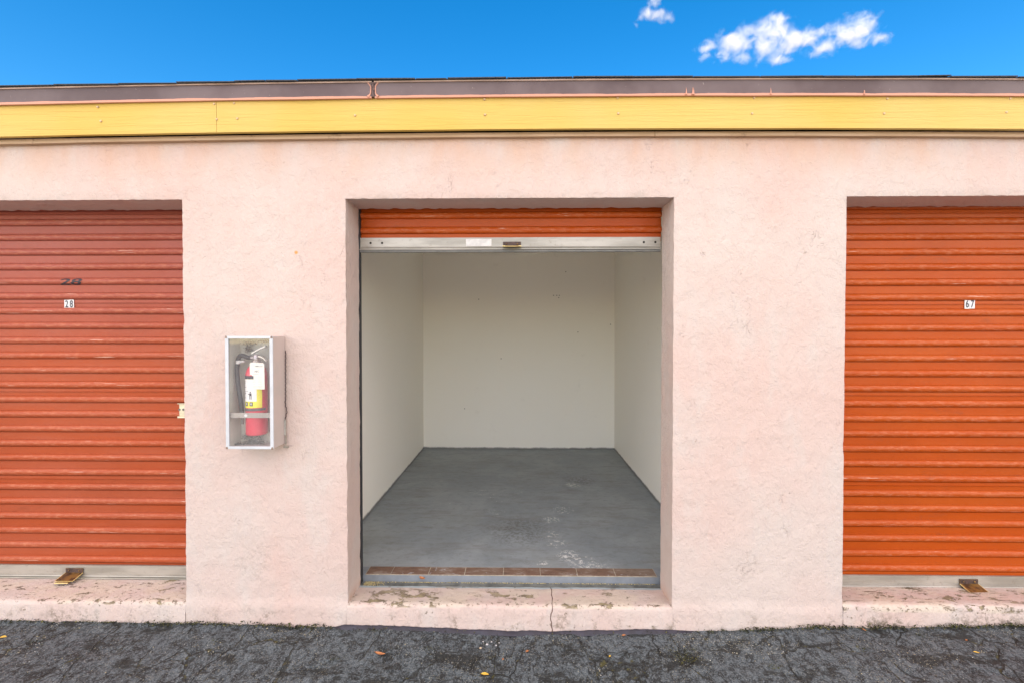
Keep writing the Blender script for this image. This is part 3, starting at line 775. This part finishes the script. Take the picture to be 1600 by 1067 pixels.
# ---------------------------------------------------------------- fallen leaves and paper crumbs
MT['leaf_y'] = plain('yellow_leaf', (.62, .40, .05), .6, 0, .2, 60); MT['leaf_o'] = plain('brown_orange_leaf', (.42, .17, .06), .6, 0, .3, 60)
def leaf(px, py, L, W, rot, curl, mat, label, Z=None, lift=.004):
    q = atz(px, py, -.035 if Z is None else Z); z = (ground_z(q.x, q.y) if Z is None else Z)+lift
    bm = bmesh.new(); n = 9; rows = []
    for i in range(n+1):
        t = i/n; w = W*math.sin(math.pi*min(1, t*.92+.05))**.8*(1-.35*t)/2+.0004
        zz = curl*L*(4*(t-.5)**2)*.5
        rows.append([bm.verts.new(((t-.5)*L, s*w, zz + abs(s)*w*.55)) for s in (-1, -.5, 0, .5, 1)])
    for a, b in zip(rows, rows[1:]):
        for i in range(4): bm.faces.new((a[i], b[i], b[i+1], a[i+1]))
    tube(bm, [(-.5*L, 0, curl*L*.5), (-.62*L, .04*L, curl*L*.6)], [.0009, .0006], 5)
    bmesh.ops.rotate(bm, verts=bm.verts, matrix=Matrix.Rotation(R(rot), 3, 'Z'))
    o = obj('fallen_leaf', bm, mat, None, True); o.location = (q.x, q.y, z)
    tag(o, label, 'leaf', 'fallen leaves near the building')
LO, LY = MT['leaf_o'], MT['leaf_y']
leaf(594, 1021, .052, .020, -12, .25, LO, 'long curled orange-brown leaf on asphalt below the left pier')
leaf(758, 1049, .034, .020, -5, .12, LY, 'yellow leaf near the bottom edge of the photo, before the open unit')
leaf(824, 1012, .018, .015, 40, .1, LO, 'small round amber leaf on asphalt in front of the sill crack')
leaf(786, 1022, .012, .010, 80, .1, LO, 'tiny dark orange leaf scrap left of the small amber leaf')
leaf(975, 991, .022, .014, 20, .1, LO, 'small orange leaf close to the wall foot, right of the sill crack')
leaf(953, 1022, .014, .010, 60, .1, LY, 'small tan leaf scrap in an asphalt crack below the open unit')
leaf(5, 1001, .030, .020, 10, .1, LY, 'bright yellow leaf at the far left edge of the asphalt')
leaf(1526, 1032, .022, .012, -20, .1, LY, 'pale yellow leaf at the far right of the asphalt')
leaf(1510, 1012, .014, .010, 30, .1, LO, 'small tan leaf just above the pale yellow leaf at far right')
leaf(1349, 992, .024, .013, -65, .2, LO, 'dark brown leaf beside the moss below the right door')
leaf(660, 904.5, .040, .026, -25, .45, LO, 'curled red-brown leaf resting on the grey threshold under the bricks', Z=.092, lift=.002)
random.seed(5)
for k, (px, py, s) in enumerate(((755, 999, .0035), (761, 1003, .006), (768, 999, .004), (775, 1005, .0045), (780, 1000, .0035), (751, 1008, .0055))):
    q = atz(px, py, -.045); bm = bmesh.new()
    bmesh.ops.create_icosphere(bm, subdivisions=2, radius=s)
    for v in bm.verts: v.co *= 1 + n1(v.co.x*400+k, v.co.y*400, v.co.z*400)*.7; v.co.z *= .45
    if k == 5: mt = plain('cream_pebble', (.62, .5, .34), .8)
    else: mt = plain('white_paper', (.5, .5, .5), .8)
    o = obj('pebble' if k == 5 else 'paper_scrap', bm, mt); o.location = (q.x, q.y, ground_z(q.x, q.y)+s*.25)
    tag(o, 'cream pebble just below the white paper scraps' if k == 5 else 'tiny crumpled white paper scrap in the cluster below the open unit', 'pebble' if k == 5 else 'paper scrap', None if k == 5 else 'white paper scraps on the asphalt')

# ---------------------------------------------------------------- fire extinguisher cabinet
YC = -.122
p0, p1 = at(353, 526, YC), at(427.5, 700, YC)
cx0, cx1, cz1, cz0 = p0.x, p1.x, p0.z, p1.z
print('cabinet', cx0, cx1, cz0, cz1)
C = empty('extinguisher_cabinet', ((cx0+cx1)/2, 0, cz0))
tag(C, 'white metal fire extinguisher cabinet with clear front mounted on the pink pier', 'cabinet')
def cobj(name, bm, mat, parent, smooth=False):
    o = obj(name, bm, mat, None, smooth); o.data.transform(Matrix.Translation(-C.location)) if parent is C else None
    o.parent = parent; return o
m = M('painted_cabinet_side')
c = m.mix(m.ss(m.noise(8, 4), .4, .65), (.52, .435, .405), (.48, .42, .39)); c = m.mix(m.ss(m.noise(60, 4, .7), .66, .72)*.5, c, (.4, .33, .3))
MT['cab'] = m.done(c, .5, 0, m.bump(m.noise(30, 3), .0006))
MT['cabin'] = plain('cabinet_inside', (.56, .55, .49), .6, 0, .08, 12)
MT['frame'] = plain('white_frame', (.50, .53, .56), .4, 0, .06, 20)
t = .003
bm = bmesh.new()
box(bm, cx1-t, cx1, YC+.002, -.004, cz0, cz1); box(bm, cx0, cx0+t, YC+.002, -.004, cz0, cz1)
box(bm, cx0+t, cx1-t, YC+.002, -.004, cz1-t, cz1); box(bm, cx0+t, cx1-t, YC+.002, -.004, cz0, cz0+t)
cobj('case', bm, MT['cab'], C)
bm = bmesh.new()
box(bm, cx0+t, cx1-t, -.0105, -.0045, cz0+t, cz1-t); box(bm, cx0+t+.0003, cx0+t+.0015, YC+.004, -.011, cz0+t, cz1-t)
cobj('back_panel', bm, MT['cabin'], C)
fw = .0185; YF = YC-.004
bm = bmesh.new()
box(bm, cx0-.003, cx0+fw*.75, YF, YC+.0015, cz0+.0107, cz1-.0102, 0, .001); box(bm, cx1-fw*.8, cx1+.002, YF, YC+.0015, cz0+.0107, cz1-.0102, 0, .001)
box(bm, cx0-.003, cx1+.002, YF, YC+.0015, cz1-.010, cz1+.003, 0, .001); box(bm, cx0-.003, cx1+.002, YF, YC+.0015, cz0-.003, cz0+.0105, 0, .001)
cobj('frame', bm, MT['frame'], C)
bm = bmesh.new()
for sx, sz in ((cx0+.003, cz0+.002), (cx1-.004, cz0+.001), (cx0+.003, cz1-.003), (cx1-.004, cz1-.004)):
    v = [bm.verts.new((sx+dx, YF-.0008, sz+dz)) for dx, dz in ((-.006, -.005), (.006, -.005), (.004, .004), (0, .008), (-.005, .004))]; bm.faces.new(v)
cobj('corner_rust', bm, plain('rusty_corner', (.24, .17, .13), .8, 0, .4, 200), C)['kind'] = 'stuff'
m = M('clear_acrylic')
m.bs.inputs['Transmission Weight'].default_value = 1; m.bs.inputs['IOR'].default_value = 1.02
m.t.nodes.remove(m.bs)
tr = m.t.nodes.new('ShaderNodeBsdfTransparent'); tr.inputs[0].default_value = (.98, .985, .985, 1)
gl = m.t.nodes.new('ShaderNodeBsdfGlossy'); gl.inputs['Roughness'].default_value = .04
df = m.t.nodes.new('ShaderNodeBsdfDiffuse'); df.inputs[0].default_value = (.75, .72, .74, 1)
lw = m.t.nodes.new('ShaderNodeValue'); lw.outputs[0].default_value = .045
mx = m.t.nodes.new('ShaderNodeMixShader'); mx2 = m.t.nodes.new('ShaderNodeMixShader')
m.t.links.new(lw.outputs[0], mx.inputs[0]); m.t.links.new(tr.outputs[0], mx.inputs[1]); m.t.links.new(gl.outputs[0], mx.inputs[2])
dust = m.ss(m.noise(6, 5, .6), .3, .8)*.04 + .022
m.t.links.new(dust.s, mx2.inputs[0]); m.t.links.new(mx.outputs[0], mx2.inputs[1]); m.t.links.new(df.outputs[0], mx2.inputs[2]); m.t.links.new(mx2.outputs[0], m.out.inputs[0])
bm = bmesh.new(); box(bm, cx0+.012, cx1-.014, YC+.0022, YC+.0032, cz0+.010, cz1-.008)
cobj('clear_panel', bm, m.mat, C)
# inside retaining bar
bz = at(380, 648, -.1).z
bm = bmesh.new(); box(bm, cx0+.006, cx1-.006, -.1140, -.1115, bz-.012, bz+.014, 0, .0006)
cobj('retaining_strip', bm, plain('dull_clear_strip', (.34, .31, .28), .4, 0, .15, 30), C)
bm = bmesh.new(); lathe(bm, 0, 0, [(.0075, 0), (.0075, .001)], 16)
for v in bm.verts: v.co = Vector((at(384, 648, -.114).x + v.co.x, -.1143 - v.co.z, bz + v.co.y))
cobj('round_seal', bm, MT['sticker'], C)
# insect nests: mud clots at top, litter below
random.seed(21); bm = bmesh.new()
def clot(px, py, rx, rz, n, y=-.03):
    q = at(px, py, y)
    for i in range(n):
        x, z = q.x+random.gauss(0, rx), q.z+random.gauss(0, rz)
        x = max(cx0+.012, min(cx1-.012, x)); z = max(cz0+.006, min(cz1-.006, z))
        k = random.uniform(.0015, .005); c0 = Vector((x, y+random.uniform(-.015, .012), z))
        bm.faces.new([bm.verts.new(c0+Vector((random.uniform(-1, 1), random.uniform(-1, 1), random.uniform(-1, 1)))*k) for _ in range(3)])
clot(390, 536, .018, .006, 500, -.03); clot(388, 545, .007, .010, 350); clot(413, 533, .02, .003, 260)
nest = cobj('mud_nest', bm, plain('mud_nest', (.14, .115, .09), .9, 0, .5, 150), C); nest['kind'] = 'stuff'
bm = bmesh.new(); clot(395, 690, .030, .008, 900, -.05); clot(388, 682, .012, .008, 300, -.03); clot(372, 694, .02, .005, 250, -.06); clot(405, 682, .01, .008, 200, -.03)
cobj('litter', bm, plain('grey_litter', (.15, .165, .15), .95, 0, .6, 150), C)['kind'] = 'stuff'

# extinguisher (stands in the cabinet)
ex, ey, er = at(400, 600, -.066).x, -.0605, .051
zb_, zt_ = at(400, 678, -.066).z, at(400, 566, -.066).z
Eo = empty('fire_extinguisher', (ex, ey, zb_))
tag(Eo, 'red fire extinguisher with yellow label and white inspection tag inside the cabinet', 'fire extinguisher')
def eobj(name, bm, mat, smooth=False, parent=None):
    o = obj(name, bm, mat, None, smooth); 
    if parent is None: o.data.transform(Matrix.Translation(-Eo.location)); o.parent = Eo
    else:
        o.data.transform(Matrix.Translation(-Eo.location)); o.parent = parent
    return o
bm = bmesh.new()
H_ = zt_-zb_; pr = [(er*.9, zb_), (er, zb_+.006), (er, zb_+H_*.80)]
for i in range(1, 9):
    a = i/8*math.pi/2; pr.append((er*.36 + er*.64*math.cos(a), zb_+H_*.80+H_*.17*math.sin(a)))
pr.append((er*.36, zt_))
lathe(bm, ex, ey, pr, 48)
eobj('cylinder', bm, plain('red_enamel', (.60, .035, .07), .3, 0, .08, 20), True)
def arc_patch(r, a0, a1, z0, z1, n=16, zz=None):
    bm = bmesh.new(); row = []
    for i in range(n+1):
        a = a0+(a1-a0)*i/n; x, y = ex+r*math.sin(a), ey-r*math.cos(a)
        row.append((bm.verts.new((x, y, z0)), bm.verts.new((x, y, z1))))
    for p, q in zip(row, row[1:]): bm.faces.new((p[0], q[0], q[1], p[1]))
    return bm
def ez(py): return at(400, py, ey-er).z
lab = eobj('label', arc_patch(er+.0006, R(-75), R(58), ez(637), ez(591), 24), plain('yellow_label', (.82, .74, .06), .45, 0, .05), True)
eobj('label_header', arc_patch(er+.0009, R(-75), R(58), ez(592), ez(587), 20), MT['ink'], True, lab)
eobj('label_text_panel', arc_patch(er+.0010, R(-72), R(30), ez(627), ez(592.2), 20), plain('pale_label_panel', (.78, .76, .74), .5, 0, .04), True, lab)
marks = []
def mk(a0, a1, y0, y1, r=.0014):
    marks.append(arc_patch(er+r, R(a0), R(a1), ez(y1), ez(y0), 4))
random.seed(9)
for i in range(7):
    y = 595+i*3.1; mk(-66, -66+random.uniform(18, 34), y, y+1.1)
for i in range(5): mk(-66, random.uniform(-20, 25), 610.5+i*.01, 611) if i == 0 else None
mk(-62, -40, 613, 614.2); mk(-62, -44, 615.5, 616.4); mk(-62, -38, 621, 622)
mk(-6, 1, 611.5, 613.5); mk(-9, 4, 614, 618); mk(-8, -4, 618, 623.5); mk(0, 4, 618, 623.5); mk(-16, -9, 615, 616)
for a in (-64, -36, -7): mk(a, a+17, 628, 634)
base = marks[0]
for b_ in marks[1:]:
    me = bpy.data.meshes.new('t'); b_.to_mesh(me); base.from_mesh(me); b_.free(); bpy.data.meshes.remove(me)
eobj('label_print', base, MT['ink'], False, lab)
bm = bmesh.new()
for k, a in enumerate((-64, -36, -7)):
    me = bpy.data.meshes.new('t'); q = arc_patch(er+.0018, R(a+5), R(a+12), ez(632.6), ez(629.4), 4); q.to_mesh(me); bm.from_mesh(me); q.free(); bpy.data.meshes.remove(me)
eobj('label_icon', bm, MT['sticker'], False, lab)['kind'] = 'stuff'
eobj('cylinder_band', arc_patch(er+.0016, R(-80), R(80), ez(642), ez(638), 24), plain('dark_band', (.10, .09, .10), .5), True)
# valve, levers, hose, tag
bm = bmesh.new(); zv = zt_
lathe(bm, ex, ey, [(er*.42, zv-.002), (er*.42, zv+.008), (er*.30, zv+.012), (er*.30, zv+.035), (er*.2, zv+.042)], 20)
tube(bm, [(ex-.03, ey-.004, zv+.024), (ex+.012, ey-.004, zv+.024)], .0095, 12)
eobj('valve', bm, plain('steel_valve', (.46, .40, .40), .3, .7, .3, 60), True)
bm = bmesh.new()
def lever(p, wd, th):
    prev = None
    for (x, z) in p:
        r = [bm.verts.new(v) for v in ((x, ey-wd, z), (x, ey+wd, z), (x, ey+wd, z+th), (x, ey-wd, z+th))]
        if prev:
            for i in range(4): bm.faces.new((prev[i], r[i], r[(i+1) % 4], prev[(i+1) % 4]))
        else: bm.faces.new(r)
        prev = r
    bm.faces.new(prev[::-1])
lever([(ex-.020, zv+.042), (ex-.004, zv+.052), (ex+.022, zv+.066), (ex+.052, zv+.078)], .010, .008)
eobj('top_lever', bm, plain('white_lever', (.74, .72, .70), .35, .3))
bm = bmesh.new(); lever([(ex+.004, zv+.028), (ex+.022, zv+.027), (ex+.040, zv+.018), (ex+.052, zv+.006)], .009, .007)
eobj('carry_handle', bm, plain('cream_lever', (.72, .66, .60), .35, .3))
bm = bmesh.new()
hp = [(ex-.026, ey-.006, zv+.026), (ex-.042, ey-.006, zv+.026), at(375, 556, -.07), at(370.5, 575, -.075), at(372, 600, -.08), at(376, 625, -.085), at(378, 642, -.085)]
tube(bm, smooth_curve(hp, 8), .0108, 12)
eobj('hose', bm, plain('black_rubber_hose', (.022, .022, .026), .5, 0, .2), True)
bm = bmesh.new(); tube(bm, [at(378, 642, -.085), at(379, 662, -.085)], [.0085, .0065], 12)
eobj('nozzle', bm, MT['rubber'], True)
bm = bmesh.new(); q = at(372.5, 566, -.075)
tube(bm, [q+Vector((-.004, 0, .003)), q+Vector((.012, 0, .002)), q+Vector((.030, .0, .006))], [.0105, .008, .006], 8)
tube(bm, [q+Vector((-.001, -.001, -.007)), q+Vector((0, -.001, .010))], .0112, 10)
eobj('hose_tie', bm, plain('grey_tape', (.55, .53, .52), .6, 0, .2, 80), False)
ta, tb_ = at(389.5, 566, -.1135), at(413, 608, -.1135)
yt = -.1105
bm = bmesh.new(); ch = .006
pts = [(ta.x+.002, tb_.z+.001), (tb_.x, tb_.z), (tb_.x-.001, ta.z-ch-.004), (tb_.x-.001-ch, ta.z-.002), (ta.x+ch, ta.z), (ta.x, ta.z-ch)]
f0 = [bm.verts.new((x, yt, z)) for x, z in pts]; f1 = [bm.verts.new((x, yt+.0006, z)) for x, z in pts]
bm.faces.new(f0); bm.faces.new(f1[::-1])
for i in range(6): bm.faces.new((f0[i], f1[i], f1[(i+1) % 6], f0[(i+1) % 6]))
tg = eobj('inspection_tag', bm, plain('cream_tag', (.80, .77, .70), .6, 0, .03))
bm = text_mesh('ABC', .0135)
W_ = tb_.x-ta.x
for v in bm.verts: v.co = Vector((ta.x+W_*.48+v.co.x*.95, yt-.0006, at(400, 580, yt).z+v.co.y))
def tmark(x0, x1, py, h=.0009):
    z = at(400, py, yt).z; vs = [bm.verts.new((ta.x+W_*a, yt-.0006, z+b)) for a, b in ((x0, 0), (x1, 0), (x1, h), (x0, h))]; bm.faces.new(vs)
tmark(.35, .88, 572.6, .0024); tmark(.42, .60, 571.8, .002); tmark(.22, .62, 584.5)
for py in (588.5, 591.5, 594.5, 597, 600): tmark(.14, .36, py, .0006); tmark(.56, .80, py, .0006)
tmark(.18, .88, 603.2, .0008); tmark(.12, .8, 605.2, .0006)
for v in bm.verts: pass
eobj('tag_print', bm, plain('grey_print', (.22, .21, .21), .6), False, tg)
bm = bmesh.new(); q = at(401, 566, yt)
tube(bm, [(q.x, yt+.0, q.z-.006), (q.x+.001, yt+.004, q.z+.010), (ex+.002, ey-.03, zv+.02)], .0011, 6)
eobj('tag_wire', bm, MT['bar'])

# break-glass hammer on its chain at the cabinet's right edge
hxp = at(447, 600, -.010)
Hh = empty('striker_hammer', (hxp.x, -.012, at(447, 700, -.01).z))
tag(Hh, 'small grey striker bar hanging on a dark chain beside the cabinet', 'hammer')
def hobj(name, bm, mat, smooth=True):
    o = obj(name, bm, mat, None, smooth); o.data.transform(Matrix.Translation(-Hh.location)); o.parent = Hh; return o
bm = bmesh.new(); pts = []
for i in range(34):
    t_ = i/33; py = 548 + t_*107; px = 445.8 + (.5 if t_ < .72 else 0) + (max(0, 1-abs(t_-.88)/.10))*2.6
    pts.append(at(px, py, -.013))
for i in range(len(pts)-1):
    a, b = pts[i], pts[i+1]; d = .0016
    bm2 = [a + Vector((0, 0, .0016)), (a+b)/2 + Vector((d if i % 2 else -d, d*.6 if i % 2 else 0, 0)), b - Vector((0, 0, .0016))]
    tube(bm, bm2, .0020, 6)
hobj('chain', bm, plain('black_chain', (.035, .022, .03), .6, .2))
bm = bmesh.new(); tube(bm, [at(445.2, 655, -.014), at(445.2, 679, -.014)], .0058, 10); hobj('handle', bm, plain('dull_zinc', (.36, .35, .32), .45, .4, .2, 60))
bm = bmesh.new(); tube(bm, [at(446.5, 679, -.014), at(446.8, 694, -.014)], .0034, 8); tube(bm, [at(443.5, 697.5, -.015), at(450.5, 697.5, -.015)], .0062, 12)
hobj('head', bm, MT['bar'])

# ---------------------------------------------------------------- clouds: real vapour far behind the building
def cloud(name, blobs, dist, label, dens):
    """a thick body of vapour: its density is shaped by overlapping puffs and torn by noise"""
    bm = bmesh.new(); m = M('cloud_vapour'); m.t.nodes.remove(m.bs)
    pv = m.t.nodes.new('ShaderNodeVolumePrincipled'); pv.inputs['Color'].default_value = (1, 1, 1, 1); pv.inputs['Anisotropy'].default_value = -.2
    k = dist/FPX; wv = m.warp(.07, 20*k); field = None
    for (px, py, rx, ry) in blobs:
        c0 = at(px, py, dist); r_ = (rx*k*1.2, max(rx, ry)*k*.9, ry*k*1.2)
        bmesh.ops.create_icosphere(bm, subdivisions=3, radius=1, matrix=Matrix.Translation(c0) @ Matrix.Diagonal((r_[0]*1.3+3*k, r_[1]*1.3, r_[2]*1.3+3*k, 1)))
        mp = m.t.nodes.new('ShaderNodeMapping'); mp.vector_type = 'TEXTURE'
        mp.inputs['Location'].default_value = tuple(c0 + Vector((10*k,)*3)); mp.inputs['Scale'].default_value = r_
        m.t.links.new(wv.s, mp.inputs[0])
        ln = m.t.nodes.new('ShaderNodeVectorMath'); ln.operation = 'LENGTH'; m.t.links.new(mp.outputs[0], ln.inputs[0])
        f = m.math('SUBTRACT', 1.0, Val(m, ln.outputs['Value']))
        field = f if field is None else m.math('SMOOTH_MAX', field, f)
    d = m.ss(field + (m.noise(.10, 7, .64, .7) - .5)*2.9, -.02, 1.45)
    d = m.math('MULTIPLY', d, dens); m.t.links.new(d.s, pv.inputs['Density']); m.t.links.new(pv.outputs[0], m.out.inputs['Volume'])
    o = obj(name, bm, m.mat)
    rm = o.modifiers.new('merge', 'REMESH'); rm.mode = 'VOXEL'; rm.voxel_size = k*1.6
    return tag(o, label, 'cloud')
cloud('cloud', [(1105, 75, 16, 7), (1100, 93, 10, 8), (1140, 62, 18, 10), (1150, 72, 20, 14), (1132, 85, 14, 12), (1165, 55, 16, 14), (1205, 50, 26, 18), (1214, 30, 11, 9), (1195, 75, 18, 16),
                (1187, 90, 10, 10), (1235, 65, 26, 13), (1262, 58, 22, 11), (1285, 52, 12, 8), (1285, 78, 20, 8), (1318, 52, 24, 15), (1345, 42, 22, 16), (1330, 60, 26, 8), (1372, 62, 16, 6), (1160, 92, 16, 6), (1215, 90, 18, 8)],
      420, 'large ragged white cloud low over the right half of the roof', .15)
cloud('cloud', [(1012, 24, 14, 9), (1028, 26, 14, 8), (1046, 27, 8, 5), (991, 41, 6, 6), (1024, 5, 10, 7)], 420, 'small white cloud left of the large one, near the top edge', .15)
